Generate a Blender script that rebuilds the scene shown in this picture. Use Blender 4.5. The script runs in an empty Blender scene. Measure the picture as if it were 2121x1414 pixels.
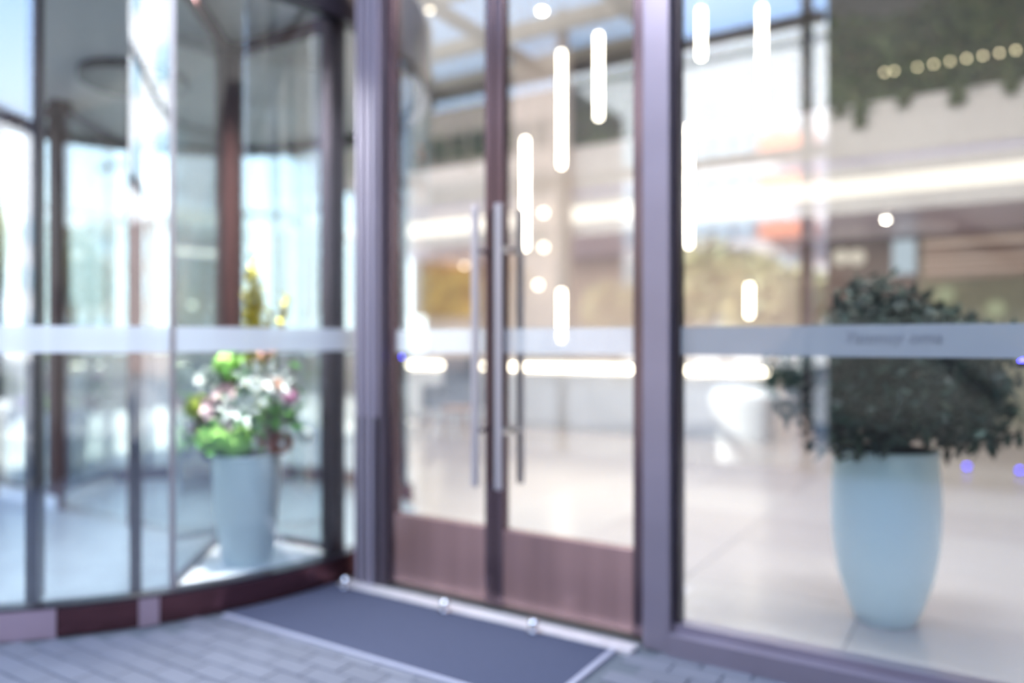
import bpy, bmesh, math, random
from mathutils import Vector, Matrix
random.seed(7)
C = bpy.context.scene
COL = C.collection
PI = math.pi

# ------------------------------------------------------------------ camera
ANG = math.radians(32.3)
SA, CA = math.sin(ANG), math.cos(ANG)
FPX, CX, HY, EYE = 1590.0, 1060.5, 707.0, 1.30
cam_d = bpy.data.cameras.new('camera'); cam = bpy.data.objects.new('camera', cam_d); COL.objects.link(cam)
cam.location = (0, 0, EYE); cam.rotation_euler = (PI/2, 0, ANG)
cam_d.sensor_width = 36.0; cam_d.lens = 36.0*FPX/2121.0
cam_d.clip_start = 0.02; cam_d.clip_end = 400
cam_d.dof.use_dof = True; cam_d.dof.focus_distance = 1.72
cam_d.dof.aperture_fstop = 0.70
C.camera = cam

# ------------------------------------------------------------------ world, sun, exposure
w = bpy.data.worlds.new('sky'); C.world = w; w.use_nodes = True
nt = w.node_tree; nt.nodes.clear()
tc = nt.nodes.new('ShaderNodeTexCoord'); sp = nt.nodes.new('ShaderNodeSeparateXYZ')
rp = nt.nodes.new('ShaderNodeValToRGB'); bg = nt.nodes.new('ShaderNodeBackground'); wo = nt.nodes.new('ShaderNodeOutputWorld')
nt.links.new(tc.outputs['Generated'], sp.inputs[0]); nt.links.new(sp.outputs['Z'], rp.inputs[0])
rp.color_ramp.elements[0].position = 0.0; rp.color_ramp.elements[0].color = (0.95, 0.96, 0.98, 1)
rp.color_ramp.elements[1].position = 0.75; rp.color_ramp.elements[1].color = (0.27, 0.47, 0.92, 1)
e = rp.color_ramp.elements.new(0.14); e.color = (0.86, 0.93, 1.0, 1)
e = rp.color_ramp.elements.new(0.34); e.color = (0.46, 0.66, 1.0, 1)
nt.links.new(rp.outputs[0], bg.inputs[0]); bg.inputs[1].default_value = 4.1
nt.links.new(bg.outputs[0], wo.inputs[0])

SUN_EL = math.radians(35)
sd = Vector((-0.87*math.cos(SUN_EL), 0.5*math.cos(SUN_EL), math.sin(SUN_EL))).normalized()   # towards the sun
sl = bpy.data.lights.new('sun', 'SUN'); sun = bpy.data.objects.new('sun', sl); COL.objects.link(sun)
sl.energy = 27.0; sl.angle = 0.02; sl.color = (1.0, 0.95, 0.88)
sun.rotation_euler = sd.to_track_quat('Z', 'Y').to_euler()
sun.location = (0, 0, 20)

def area(name, loc, sx, sy, power, color=(1, 0.9, 0.8), rot=(0, 0, 0)):
    d = bpy.data.lights.new(name, 'AREA'); d.shape = 'RECTANGLE'; d.size = sx; d.size_y = sy
    d.energy = power; d.color = color
    if name == 'drum_fill': d.spread = 2.1
    o = bpy.data.objects.new(name, d); COL.objects.link(o); o.location = loc; o.rotation_euler = rot
    return o
area('ceiling_light_front', (-4.5, 6.6, 6.05), 9, 2.4, 260, (1, 0.90, 0.85))
area('ceiling_light_right', (0.5, 6.6, 6.05), 3, 2.4, 150, (1, 0.90, 0.85))
area('soffit_light', (-5.0, 12.6, 2.95), 9, 0.8, 120, (1, 0.82, 0.68))

area('drum_fill', (-3.34, 2.50, 3.10), 0.28, 0.28, 150, (1, 0.98, 0.95))  # added fill, out of view, brightens the near showcase and its vase
area('drum_fill', (-4.0, 1.75, 3.10), 0.4, 0.25, 40, (0.95, 0.98, 1))  # second added fill, lifts the drum floor
area('entrance_fill', (-1.8, 0.3, 4.45), 1.4, 1.4, 120, (1, 0.97, 0.94))  # unseen fill added to brighten the vases, mat and shrub
area('window_fill', (-0.2, 3.8, 6.05), 4.4, 0.7, 420, (0.90, 0.96, 1.0))  # fill added to brighten the big vase and the floor by the window
C.view_settings.view_transform = 'Standard'; C.view_settings.look = 'None'
C.view_settings.gamma = 1.0; C.view_settings.use_curve_mapping = False
C.view_settings.exposure = 0.0
try:
    C.cycles.max_bounces = 10; C.cycles.transparent_max_bounces = 24
    C.cycles.glossy_bounces = 5; C.cycles.diffuse_bounces = 4
    C.cycles.sample_clamp_indirect = 6.0
    C.cycles.caustics_reflective = False; C.cycles.caustics_refractive = False
    C.cycles.blur_glossy = 0.5
    C.cycles.use_denoising = True
except Exception:
    pass

# ------------------------------------------------------------------ projection helpers (photo pixel -> place)
def W(px, py, Y):
    u = (px-CX)/FPX; t = Y/(CA+SA*u)
    return Vector((t*(-SA+CA*u), Y, EYE+(HY-py)/FPX*t))
def G(px, py, z=0.0):
    t = (EYE-z)*FPX/(py-HY); u = (px-CX)/FPX
    return Vector((t*(-SA+CA*u), t*(CA+SA*u), z))
GY = 3.13                                             # the plane of the glass front
def R(px, py, Yp):                                    # where a thing stands that the glass front mirrors at px, py
    p = W(px, py, Yp); return Vector((p.x, 2*GY-Yp, p.z))
def proj(p):
    z = -SA*p[0]+CA*p[1]
    if z < 0.1: return None
    return (CX+FPX*(CA*p[0]+SA*p[1])/z, HY-FPX*(p[2]-EYE)/z)

# ------------------------------------------------------------------ materials
def mat(name, col, rough=0.6, metal=0.0, spec=0.5, var=0.0, scale=8.0, bump=0.0, emit=None, es=0.0, stretch=None, col2=None, trans=0.0):
    m = bpy.data.materials.new(name); m.use_nodes = True
    n = m.node_tree.nodes; l = m.node_tree.links; b = n['Principled BSDF']
    b.inputs['Base Color'].default_value = (*col, 1); b.inputs['Roughness'].default_value = rough
    b.inputs['Metallic'].default_value = metal; b.inputs['Specular IOR Level'].default_value = spec
    if emit:
        b.inputs['Emission Color'].default_value = (*emit, 1); b.inputs['Emission Strength'].default_value = es
    t = n.new('ShaderNodeTexCoord'); mp = n.new('ShaderNodeMapping')
    l.new(t.outputs['Object'], mp.inputs[0])
    if stretch: mp.inputs['Scale'].default_value = stretch
    no = n.new('ShaderNodeTexNoise'); no.inputs['Scale'].default_value = scale; no.inputs['Detail'].default_value = 4
    l.new(mp.outputs[0], no.inputs['Vector'])
    if var > 0 or col2:
        c2 = col2 if col2 else tuple(max(0, c*(1-var)) for c in col)
        c1 = col if col2 else tuple(min(1, c*(1+var)) for c in col)
        r = n.new('ShaderNodeValToRGB'); r.color_ramp.elements[0].position = 0.35; r.color_ramp.elements[1].position = 0.65
        r.color_ramp.elements[0].color = (*c2, 1); r.color_ramp.elements[1].color = (*c1, 1)
        l.new(no.outputs['Fac'], r.inputs[0]); l.new(r.outputs[0], b.inputs['Base Color'])
    if bump > 0:
        bp = n.new('ShaderNodeBump'); bp.inputs['Strength'].default_value = bump; bp.inputs['Distance'].default_value = 0.01
        l.new(no.outputs['Fac'], bp.inputs['Height']); l.new(bp.outputs[0], b.inputs['Normal'])
    return m

def rand_mat(name, cols, rough=0.6, spec=0.4, metal=0.0):            # a colour per object
    m = bpy.data.materials.new(name); m.use_nodes = True
    n = m.node_tree.nodes; l = m.node_tree.links; b = n['Principled BSDF']
    oi = n.new('ShaderNodeObjectInfo'); r = n.new('ShaderNodeValToRGB')
    r.color_ramp.elements[0].color = (*cols[0], 1); r.color_ramp.elements[1].color = (*cols[-1], 1)
    for i, c in enumerate(cols[1:-1]):
        r.color_ramp.elements.new((i+1)/(len(cols)-1)).color = (*c, 1)
    l.new(oi.outputs['Random'], r.inputs[0]); l.new(r.outputs[0], b.inputs['Base Color'])
    b.inputs['Roughness'].default_value = rough; b.inputs['Specular IOR Level'].default_value = spec; b.inputs['Metallic'].default_value = metal
    return m

def leaf_mat(name, cols, rough=0.5):                                 # a colour per leaf (random per island)
    m = bpy.data.materials.new(name); m.use_nodes = True
    n = m.node_tree.nodes; l = m.node_tree.links; b = n['Principled BSDF']
    g = n.new('ShaderNodeNewGeometry'); r = n.new('ShaderNodeValToRGB')
    r.color_ramp.elements[0].color = (*cols[0], 1); r.color_ramp.elements[1].color = (*cols[-1], 1)
    for i, c in enumerate(cols[1:-1]):
        r.color_ramp.elements.new((i+1)/(len(cols)-1)).color = (*c, 1)
    l.new(g.outputs['Random Per Island'], r.inputs[0]); l.new(r.outputs[0], b.inputs['Base Color'])
    b.inputs['Roughness'].default_value = rough; b.inputs['Specular IOR Level'].default_value = 0.4
    return m

def glass(name, f0=0.085, tint=(0.93, 0.96, 0.96)):
    m = bpy.data.materials.new(name); m.use_nodes = True
    nt = m.node_tree; n = nt.nodes; l = nt.links; n.clear()
    out = n.new('ShaderNodeOutputMaterial'); mx = n.new('ShaderNodeMixShader')
    tr = n.new('ShaderNodeBsdfTransparent'); gl = n.new('ShaderNodeBsdfGlossy')
    tr.inputs[0].default_value = (*tint, 1); gl.inputs['Roughness'].default_value = 0.0; gl.inputs[0].default_value = (0.95, 0.97, 1, 1)
    ge = n.new('ShaderNodeNewGeometry'); dp = n.new('ShaderNodeVectorMath'); dp.operation = 'DOT_PRODUCT'
    l.new(ge.outputs['Normal'], dp.inputs[0]); l.new(ge.outputs['Incoming'], dp.inputs[1])
    ab = n.new('ShaderNodeMath'); ab.operation = 'ABSOLUTE'; l.new(dp.outputs['Value'], ab.inputs[0])
    s1 = n.new('ShaderNodeMath'); s1.operation = 'SUBTRACT'; s1.inputs[0].default_value = 1.0; l.new(ab.outputs[0], s1.inputs[1])
    pw = n.new('ShaderNodeMath'); pw.operation = 'POWER'; pw.inputs[1].default_value = 5.0; l.new(s1.outputs[0], pw.inputs[0])
    ma = n.new('ShaderNodeMath'); ma.operation = 'MULTIPLY_ADD'; ma.inputs[1].default_value = 1-f0; ma.inputs[2].default_value = f0
    l.new(pw.outputs[0], ma.inputs[0])
    l.new(ma.outputs[0], mx.inputs[0]); l.new(tr.outputs[0], mx.inputs[1]); l.new(gl.outputs[0], mx.inputs[2]); l.new(mx.outputs[0], out.inputs[0])
    return m

def frosted(name, fac, col=(0.85, 0.88, 0.9)):
    m = bpy.data.materials.new(name); m.use_nodes = True
    n = m.node_tree.nodes; l = m.node_tree.links; b = n['Principled BSDF']
    out = n['Material Output']; mx = n.new('ShaderNodeMixShader'); tr = n.new('ShaderNodeBsdfTransparent')
    b.inputs['Base Color'].default_value = (*col, 1); b.inputs['Roughness'].default_value = 0.7
    mx.inputs[0].default_value = fac
    l.new(tr.outputs[0], mx.inputs[1]); l.new(b.outputs[0], mx.inputs[2]); l.new(mx.outputs[0], out.inputs[0])
    return m

def emis(name, col, s):
    m = bpy.data.materials.new(name); m.use_nodes = True
    n = m.node_tree.nodes; l = m.node_tree.links; n.clear()
    o = n.new('ShaderNodeOutputMaterial'); em = n.new('ShaderNodeEmission'); em.inputs[0].default_value = (*col, 1); em.inputs[1].default_value = s
    l.new(em.outputs[0], o.inputs[0]); return m

M = {}
M['glass'] = glass('front_glass', 0.165)
M['glass_door'] = glass('door_glass', 0.10)
M['glass_drum'] = glass('drum_glass', 0.15, (0.93, 0.965, 0.965))
M['glass_clear'] = glass('clear_glass', 0.04)
M['frost'] = frosted('frosted_band', 0.62)
M['frost_shaded'] = frosted('frosted_band_shaded', 0.6, (0.36, 0.39, 0.42))  # same frosting, with the dimmer light on the right put into its colour
M['frost_weak'] = frosted('frosted_band_weak', 0.35)
M['print'] = mat('grey_print', (0.13, 0.14, 0.16), 0.6)
M['post'] = mat('purple_grey_metal', (0.27, 0.235, 0.29), 0.34, 0.55, 0.5, 0.06, 3)
M['stile'] = mat('bronze_stile', (0.17, 0.115, 0.125), 0.2, 0.85)
M['rose'] = mat('rose_reflection', (0.36, 0.27, 0.33), 0.3, 0.4)  # paler tint for reflections painted on the drum base
M['dark'] = mat('dark_bronze_metal', (0.045, 0.035, 0.045), 0.3, 0.5, 0.5, 0.2, 5)
M['rim'] = mat('brushed_bronze', (0.14, 0.06, 0.07), 0.22, 0.85, 0.5, 0.15, 4, stretch=(1, 1, 12))
M['kick'] = mat('brushed_bronze_panel', (0.36, 0.22, 0.205), 0.25, 0.55, 0.5, 0.2, 1.6, stretch=(3, 3, 0.2))
M['maroon'] = mat('maroon_metal', (0.085, 0.035, 0.033), 0.45, 0.3)
M['fin'] = mat('pale_violet_fin', (0.30, 0.27, 0.34), 0.6)
M['steel'] = mat('brushed_steel', (0.42, 0.40, 0.42), 0.35, 0.8)
M['handle'] = mat('satin_steel', (0.45, 0.42, 0.45), 0.35, 0.6)
M['chrome'] = mat('polished_steel', (0.9, 0.9, 0.92), 0.1, 1.0)
M['alu'] = mat('pale_aluminium', (0.62, 0.57, 0.58), 0.4, 0.3, var=0.08, scale=20)
M['mat'] = mat('blue_grey_matting', (0.066, 0.071, 0.110), 0.95, 0, 0.1, 0.25, 150, 0.4)
M['mat_edge'] = mat('mat_edging', (0.34, 0.34, 0.42), 0.5, 0.2)
M['paver'] = rand_mat('grey_paver', [(0.125, 0.127, 0.155), (0.135, 0.137, 0.168), (0.15, 0.152, 0.184)], 0.75)
M['paver_stuff'] = leaf_mat('grey_paver_far', [(0.125, 0.127, 0.155), (0.135, 0.137, 0.168), (0.15, 0.152, 0.184)], 0.75)
M['joint'] = mat('paving_joint', (0.10, 0.11, 0.13), 0.9)
M['ground'] = mat('pale_forecourt', (0.15, 0.148, 0.145), 0.9, var=0.1, scale=0.6)
M['tile'] = rand_mat('beige_marble_tile', [(0.50, 0.435, 0.41), (0.54, 0.475, 0.45), (0.58, 0.52, 0.49)], 0.24, 0.5)
M['floor_joint'] = mat('floor_joint', (0.36, 0.32, 0.30), 0.6)
M['drum_floor'] = mat('blue_grey_floor', (0.32, 0.35, 0.39), 0.3, var=0.1, scale=4)
M['platform'] = mat('white_platform', (0.78, 0.80, 0.84), 0.35, var=0.03)
M['wall'] = mat('beige_wall', (0.62, 0.53, 0.47), 0.7, var=0.05, scale=1.5)
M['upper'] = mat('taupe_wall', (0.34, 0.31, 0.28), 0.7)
M['wall_light'] = mat('pale_beige_panel', (0.70, 0.65, 0.62), 0.6, var=0.03)
M['soffit'] = mat('purple_grey_soffit', (0.58, 0.52, 0.64), 0.35, 0.2)
M['ceil'] = mat('white_ceiling', (0.72, 0.71, 0.70), 0.8)
M['grey_ceil'] = mat('grey_drum_ceiling', (0.74, 0.73, 0.71), 0.5)
M['brown'] = mat('brown_stone', (0.22, 0.165, 0.15), 0.5, var=0.15, scale=3)
M['olive'] = mat('olive_grey_wall', (0.34, 0.33, 0.24), 0.6, var=0.15, scale=1)
M['pink'] = mat('rose_metal_slat', (0.58, 0.42, 0.36), 0.4, 0.2)
M['desk'] = mat('white_stone_desk', (0.56, 0.55, 0.55), 0.3, var=0.05, scale=2)
M['darkwall'] = mat('dark_stone_wall', (0.04, 0.039, 0.038), 0.7, 0, 0.2, 0.2, 2)
M['beam'] = mat('brown_canopy_beam', (0.13, 0.085, 0.055), 0.5)
M['beige_ext'] = mat('beige_render', (0.24, 0.22, 0.19), 0.9, var=0.05)
M['white_ext'] = mat('white_render', (0.68, 0.675, 0.67), 0.9, var=0.04, scale=0.3)
M['orange_ext'] = mat('orange_balcony', (0.72, 0.24, 0.12), 0.8)
M['win_ext'] = mat('blue_window_glass', (0.30, 0.43, 0.50), 0.3)
M['vase'] = mat('pale_blue_ceramic', (0.68, 0.86, 0.90), 0.32, 0, 0.5)
M['vase_w'] = mat('white_blue_ceramic', (0.78, 0.90, 0.92), 0.32, 0, 0.5)
M['soil'] = mat('dark_soil', (0.03, 0.02, 0.015), 0.9)
M['bush'] = leaf_mat('dark_leaf', [(0.010, 0.022, 0.016), (0.03, 0.05, 0.03), (0.02, 0.06, 0.045), (0.055, 0.06, 0.045)], 0.4)
M['bush_one'] = rand_mat('dark_leaf_single', [(0.010, 0.025, 0.018), (0.03, 0.055, 0.03), (0.02, 0.065, 0.05), (0.06, 0.065, 0.05)], 0.4)
M['green'] = leaf_mat('green_wall_leaf', [(0.08, 0.12, 0.04), (0.15, 0.19, 0.07), (0.11, 0.14, 0.07), (0.20, 0.15, 0.08)])
M['tree'] = leaf_mat('autumn_leaf', [(0.26, 0.30, 0.12), (0.42, 0.40, 0.20), (0.46, 0.38, 0.18), (0.24, 0.30, 0.16)])
M['tree_o'] = leaf_mat('orange_leaf', [(0.50, 0.22, 0.04), (0.55, 0.33, 0.07), (0.3, 0.13, 0.04)])
M['bark'] = mat('bark', (0.10, 0.07, 0.05), 0.9, bump=0.4)
M['pendant'] = emis('warm_tube', (1.0, 0.86, 0.70), 22)
M['strip'] = emis('warm_strip', (1.0, 0.83, 0.64), 16)
M['cove'] = emis('cove_light', (1.0, 0.88, 0.76), 2.1)
M['slat_reflect'] = emis('slat_reflection', (1.0, 0.72, 0.60), 0.75)
M['dim'] = emis('dim_lamp_glow', (1.0, 0.85, 0.70), 1.0)
M['dim2'] = emis('dim_olive_glow', (0.85, 0.85, 0.55), 0.6)
M['spot'] = emis('downlight_glow', (1.0, 0.88, 0.74), 60)
M['spot_soft'] = emis('soft_lamp_glow', (1.0, 0.85, 0.68), 9)
M['string'] = emis('fairy_light', (1.0, 0.80, 0.50), 9)
M['blue_led'] = emis('blue_led', (0.06, 0.05, 1.0), 22)
M['art_o'] = mat('orange_panel', (0.62, 0.26, 0.10), 0.6, col2=(0.45, 0.30, 0.14), scale=2)
M['art_y'] = mat('gold_panel', (0.62, 0.44, 0.15), 0.6, col2=(0.35, 0.22, 0.10), scale=3)
M['chair'] = mat('grey_blue_fabric', (0.15, 0.16, 0.19), 0.9)
M['wood'] = mat('brown_wood', (0.30, 0.14, 0.07), 0.5)
M['wire'] = mat('black_wire', (0.02, 0.02, 0.02), 0.5)
M['screen'] = mat('dark_screen', (0.03, 0.03, 0.035), 0.2)

# ------------------------------------------------------------------ mesh helpers
def bm_box(bm, x0, x1, y0, y1, z0, z1):
    v = [bm.verts.new(p) for p in [(x0,y0,z0),(x1,y0,z0),(x1,y1,z0),(x0,y1,z0),(x0,y0,z1),(x1,y0,z1),(x1,y1,z1),(x0,y1,z1)]]
    for f in [(3,2,1,0),(4,5,6,7),(0,1,5,4),(1,2,6,5),(2,3,7,6),(3,0,4,7)]: bm.faces.new([v[i] for i in f])
def bm_prism(bm, pts, z0, z1):
    a = [bm.verts.new((p[0], p[1], z0)) for p in pts]; b = [bm.verts.new((p[0], p[1], z1)) for p in pts]
    n = len(pts); bm.faces.new(a[::-1]); bm.faces.new(b)
    for i in range(n): bm.faces.new([a[i], a[(i+1) % n], b[(i+1) % n], b[i]])
def bm_tube(bm, p, q, r, n=10, r2=None):
    p = Vector(p); q = Vector(q); d = q-p; L = d.length
    if r2 is None: r2 = r
    rot = d.to_track_quat('Z', 'Y').to_matrix().to_4x4()
    bmesh.ops.create_cone(bm, cap_ends=True, segments=n, radius1=r, radius2=r2, depth=L, matrix=Matrix.Translation((p+q)/2) @ rot)
def bm_lathe(bm, prof, n=40, cx=0, cy=0):
    rings = []
    for r, z in prof:
        rings.append([bm.verts.new((cx+r*math.cos(2*PI*i/n), cy+r*math.sin(2*PI*i/n), z)) for i in range(n)])
    for a, b in zip(rings, rings[1:]):
        for i in range(n): bm.faces.new([a[i], a[(i+1) % n], b[(i+1) % n], b[i]])
    bm.faces.new(rings[0][::-1]); bm.faces.new(rings[-1])
def bm_ball(bm, c, r, s=2, sc=(1, 1, 1)):
    bmesh.ops.create_icosphere(bm, subdivisions=s, radius=r, matrix=Matrix.Translation(c) @ Matrix.Diagonal((*sc, 1)))

def link(name, me, parent=None, loc=None):
    o = bpy.data.objects.new(name, me); COL.objects.link(o)
    if parent: o.parent = parent
    if loc is not None: o.location = loc
    return o
def obj(name, bm, m, parent=None, loc=None, smooth=False, bevel=0):
    bmesh.ops.recalc_face_normals(bm, faces=bm.faces[:])
    me = bpy.data.meshes.new(name); bm.to_mesh(me); bm.free()
    me.materials.append(m)
    if smooth:
        for p in me.polygons: p.use_smooth = True
        if smooth == 'auto':
            try: me.set_sharp_from_angle(angle=math.radians(40))
            except Exception: pass
    o = link(name, me, parent, loc)
    if bevel:
        b = o.modifiers.new('bevel', 'BEVEL'); b.width = bevel; b.segments = 2; b.limit_method = 'ANGLE'
    return o
def box(name, m, x0, x1, y0, y1, z0, z1, parent=None, bevel=0):
    cx, cy = (x0+x1)/2, (y0+y1)/2
    po = parent.matrix_basis.translation if parent else Vector((0, 0, 0))
    if parent and parent.parent: po = po + parent.parent.matrix_basis.translation
    bm = bmesh.new(); bm_box(bm, x0-cx, x1-cx, y0-cy, y1-cy, 0, z1-z0)
    return obj(name, bm, m, parent, (cx-po.x, cy-po.y, z0-po.z), bevel=bevel)
def empty(name, loc, rz=0):
    o = bpy.data.objects.new(name, None); COL.objects.link(o); o.location = loc; o.rotation_euler = (0, 0, rz); o.empty_display_size = 0.1; return o
def tag(o, label=None, cat=None, group=None, kind=None):
    if label: o['label'] = label
    if cat: o['category'] = cat
    if group: o['group'] = group
    if kind: o['kind'] = kind
    return o
def S(o, label=None): return tag(o, label, None, None, 'structure')
def leaves_bm(n, fn, size, elong=1.8, seed=0):
    rnd = random.Random(seed); bm = bmesh.new()
    for _ in range(n):
        c, nrm = fn(rnd)
        s = size*rnd.uniform(0.6, 1.3)
        q = Vector((rnd.gauss(0, 1), rnd.gauss(0, 1), rnd.gauss(0, 1)))*0.7 + Vector(nrm)*1.0
        q.normalize(); t = q.cross(Vector((rnd.gauss(0, 1), rnd.gauss(0, 1), rnd.gauss(0, 1)))).normalized(); b = q.cross(t)
        v = [bm.verts.new(c+t*(a*s*elong/2)+b*(k*s/2)+q*(h*s)) for a, k, h in [(-1, 0, 0), (-0.2, 0.9, 0.12), (1, 0, -0.1), (-0.2, -0.9, 0.12)]]
        bm.faces.new([v[0], v[1], v[2]]); bm.faces.new([v[0], v[2], v[3]])
    return bm

# ================================================================== SETTING
# ---- ground outside
grd = box('ground', M['ground'], -90, 60, -110, GY+0.05, -0.30, -0.06); S(grd, 'pale forecourt paving outside the glass entrance')
box('joint_bed', M['joint'], -16, 4, -1.9, GY, -0.06, -0.008, grd)
pm = bmesh.new(); bm_box(pm, -0.097, 0.097, -0.047, 0.047, -0.03, 0.0)
pav0 = obj('paver', pm, M['paver'], grd); pav0.modifiers.new('bevel', 'BEVEL').width = 0.003
DC = Vector((-5.05, 3.1, 0)); DR = 2.0
rest = bmesh.new(); count = 0; first = True
rnd = random.Random(3)
for j in range(int((GY+1.9)/0.1)):
    y = -1.87+j*0.1
    for i in range(84):
        x = -15.0+i*0.2+(0.1 if j % 2 else 0)
        if (Vector((x, y, 0))-DC).length < DR+0.1: continue
        if -3.2 < x < -1.28 and 2.34 < y: 
            if (Vector((x, y, 0))-DC).length > DR: continue
        if y > 3.0 and not (-3.2 < x): continue
        q = proj((x, y, 0)); h = rnd.uniform(-0.0015, 0.0015)
        if q and -80 < q[0] < 2180 and q[1] < 1480 and count < 290:
            o = pav0 if first else pav0.copy()
            if not first: COL.objects.link(o)
            o.parent = grd; o.location = Vector((x, y, h))-grd.location; first = False; count += 1
        else:
            bm_box(rest, x-0.097, x+0.097, y-0.047, y+0.047, -0.03, h)
o = obj('far_pavers', rest, M['paver_stuff'], grd, -grd.location); o['kind'] = 'stuff'

# ---- lobby floor
LX0, LX1, LY1, LZ = -15.0, 5.0, 14.0, 6.2
flo = box('floor', M['floor_joint'], LX0, LX1, GY+0.05, LY1, -0.2, -0.012); S(flo, 'glossy beige marble lobby floor')
tm = bmesh.new(); bm_box(tm, -0.447, 0.447, -0.447, 0.447, -0.02, 0)
t0 = obj('tile', tm, M['tile'], flo); first = True
for i in range(22):
    for j in range(12):
        x = LX0+0.5+i*0.9; y = GY+0.5+j*0.9
        if (Vector((x, y, 0))-DC).length < DR-0.35: continue
        o = t0 if first else t0.copy()
        if not first: COL.objects.link(o)
        o.parent = flo; o.location = Vector((x, y, 0.0))-flo.location; first = False

# ---- lobby walls, ceiling, mezzanine
S(box('ceiling', M['ceil'], LX0, LX1, GY-0.1, LY1+1, LZ, LZ+0.25), 'white lobby ceiling')
S(box('roof', M['beige_ext'], LX0, LX1, GY-0.1, LY1+1, LZ+0.25, 7.2), 'roof block above the lobby')
S(box('wall_back', M['wall'], -11.2, LX1, LY1, LY1+0.2, 0, LZ), 'beige back wall of the lobby')
S(box('wall_back', M['wall'], LX0, -11.2, LY1, LY1+0.2, 0, 1.0), 'beige wall under the back window')
S(box('wall_back', M['wall'], LX0, -11.2, LY1, LY1+0.2, 5.1, LZ), 'beige wall over the back window')
def window(n, label, along, c, a0, a1, z0, z1, zm, cuts):
    def bx_(nm, m, u0, u1, d0, d1, za, zb, par=None):
        return box(nm, m, *( (c+d0, c+d1, u0, u1) if along == 'y' else (u0, u1, c+d0, c+d1)), za, zb, par)
    w_ = bx_('window_%d' % n, M['steel'], a0, a1, -0.05, 0.05, z0, z0+0.08); S(w_, label)
    bx_('top_rail', M['steel'], a0, a1, -0.05, 0.05, z1-0.08, z1, w_); bx_('rail', M['steel'], a0, a1, -0.05, 0.05, zm-0.05, zm+0.05, w_)
    ed = [a0+0.04]+cuts+[a1-0.04]
    for q in ed: bx_('mullion', M['steel'], q-0.04, q+0.04, -0.06, 0.06, z0+0.08, z1-0.08, w_)
    for q0_, q1_ in zip(ed, ed[1:]): bx_('glass_pane', M['glass_clear'], q0_+0.04, q1_-0.04, -0.006, 0.006, z0+0.08, z1-0.08, w_)
window(6, 'daylit window in the back lobby wall left of the mezzanine', 'x', LY1+0.1, LX0, -11.2, 1.0, 5.1, 3.9, [-13.6, -12.3])
window(5, 'added tall window standing in for reflected sky, far left lobby wall', 'y', LX0-0.1, 11.9, 13.9, 1.0, 6.0, 4.35, [13.05])  # window added so its sky imitates a reflection in the showcase glass
WL0, WL1, WZ0, WZ1 = 5.6, 10.2, 1.0, 5.4
S(box('wall_left', M['wall'], LX0-0.2, LX0, GY, WL0, 0, LZ), 'beige left wall of the lobby before its window')
S(box('wall_left', M['wall'], LX0-0.2, LX0, WL1, 11.9, 0, LZ), 'beige left wall pier between its two windows')
S(box('wall_left', M['wall'], LX0-0.2, LX0, 11.9, LY1+0.2, 0, 1.0), 'beige wall under the far left lobby window')
S(box('wall_left', M['wall'], LX0-0.2, LX0, 11.9, LY1+0.2, 6.0, LZ), 'beige wall over the far left lobby window')
S(box('wall_left', M['wall'], LX0-0.2, LX0, WL0, WL1, 0, WZ0), 'beige wall under the left lobby window')
S(box('wall_left', M['wall'], LX0-0.2, LX0, WL0, WL1, WZ1, LZ), 'beige wall over the left lobby window')
window(4, 'large daylit window in the left lobby wall', 'y', LX0-0.1, WL0, WL1, WZ0, WZ1, 3.8, [7.1, 8.7])
S(box('wall_right', M['wall'], LX1, LX1+0.2, GY, LY1+0.2, 0, LZ), 'beige right wall of the lobby')
MX0 = -10.3
mz = box('mezzanine', M['soffit'], MX0, LX1, 11.05, LY1+0.2, 3.0, 3.3); S(mz, 'mezzanine slab with purple-grey soffit')
box('fascia_panel', M['wall_light'], MX0, LX1, 11.0, 11.05, 3.46, 3.64, mz)
box('fascia_panel', M['wall_light'], MX0, LX1, 10.99, 11.05, 3.72, 4.42, mz)
box('fascia_groove', M['soffit'], MX0, LX1, 11.03, 11.06, 3.64, 3.72, mz)
box('fascia_panel', M['wall_light'], MX0, LX1, 11.0, 11.05, 3.0, 3.22, mz)
o = box('cove_strip', M['cove'], MX0, LX1, 11.02, 11.05, 3.22, 3.46, mz); tag(o, 'glowing warm cove strip along the fascia')
S(box('wall_upper', M['upper'], MX0, LX1, 11.75, 11.95, 3.3, LZ), 'beige upper wall above the mezzanine edge')
br = box('trim_1', M['brown'], -2.9, -1.05, 13.9, 14.0, 0, 3.0); S(br, 'brown stone wall panel under the mezzanine')
ol = box('trim_2', M['olive'], -1.05, 3.0, 13.9, 14.0, 0, 3.0); S(ol, 'olive-grey wall panel beside the brown stone')
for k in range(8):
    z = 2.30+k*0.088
    o = box('slat', M['slat_reflect'] if k in (1, 3, 6) else M['pink'], -1.0, 3.0, 13.80, 13.9, z, z+0.055, ol)  # some slats glow to stand in for light lines reflected off a ceiling
    if k in (1, 3, 6): tag(o, 'slat with reflected ceiling light put in as glow')

# ---- pillar
x0 = W(1068, 0, 10.85).x; x1 = W(1178, 0, 10.85).x
S(box('pillar', M['wall'], x0, x1, 10.75, 10.98, 0, LZ, bevel=0.01), 'broad beige pillar behind the reception desk')

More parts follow.
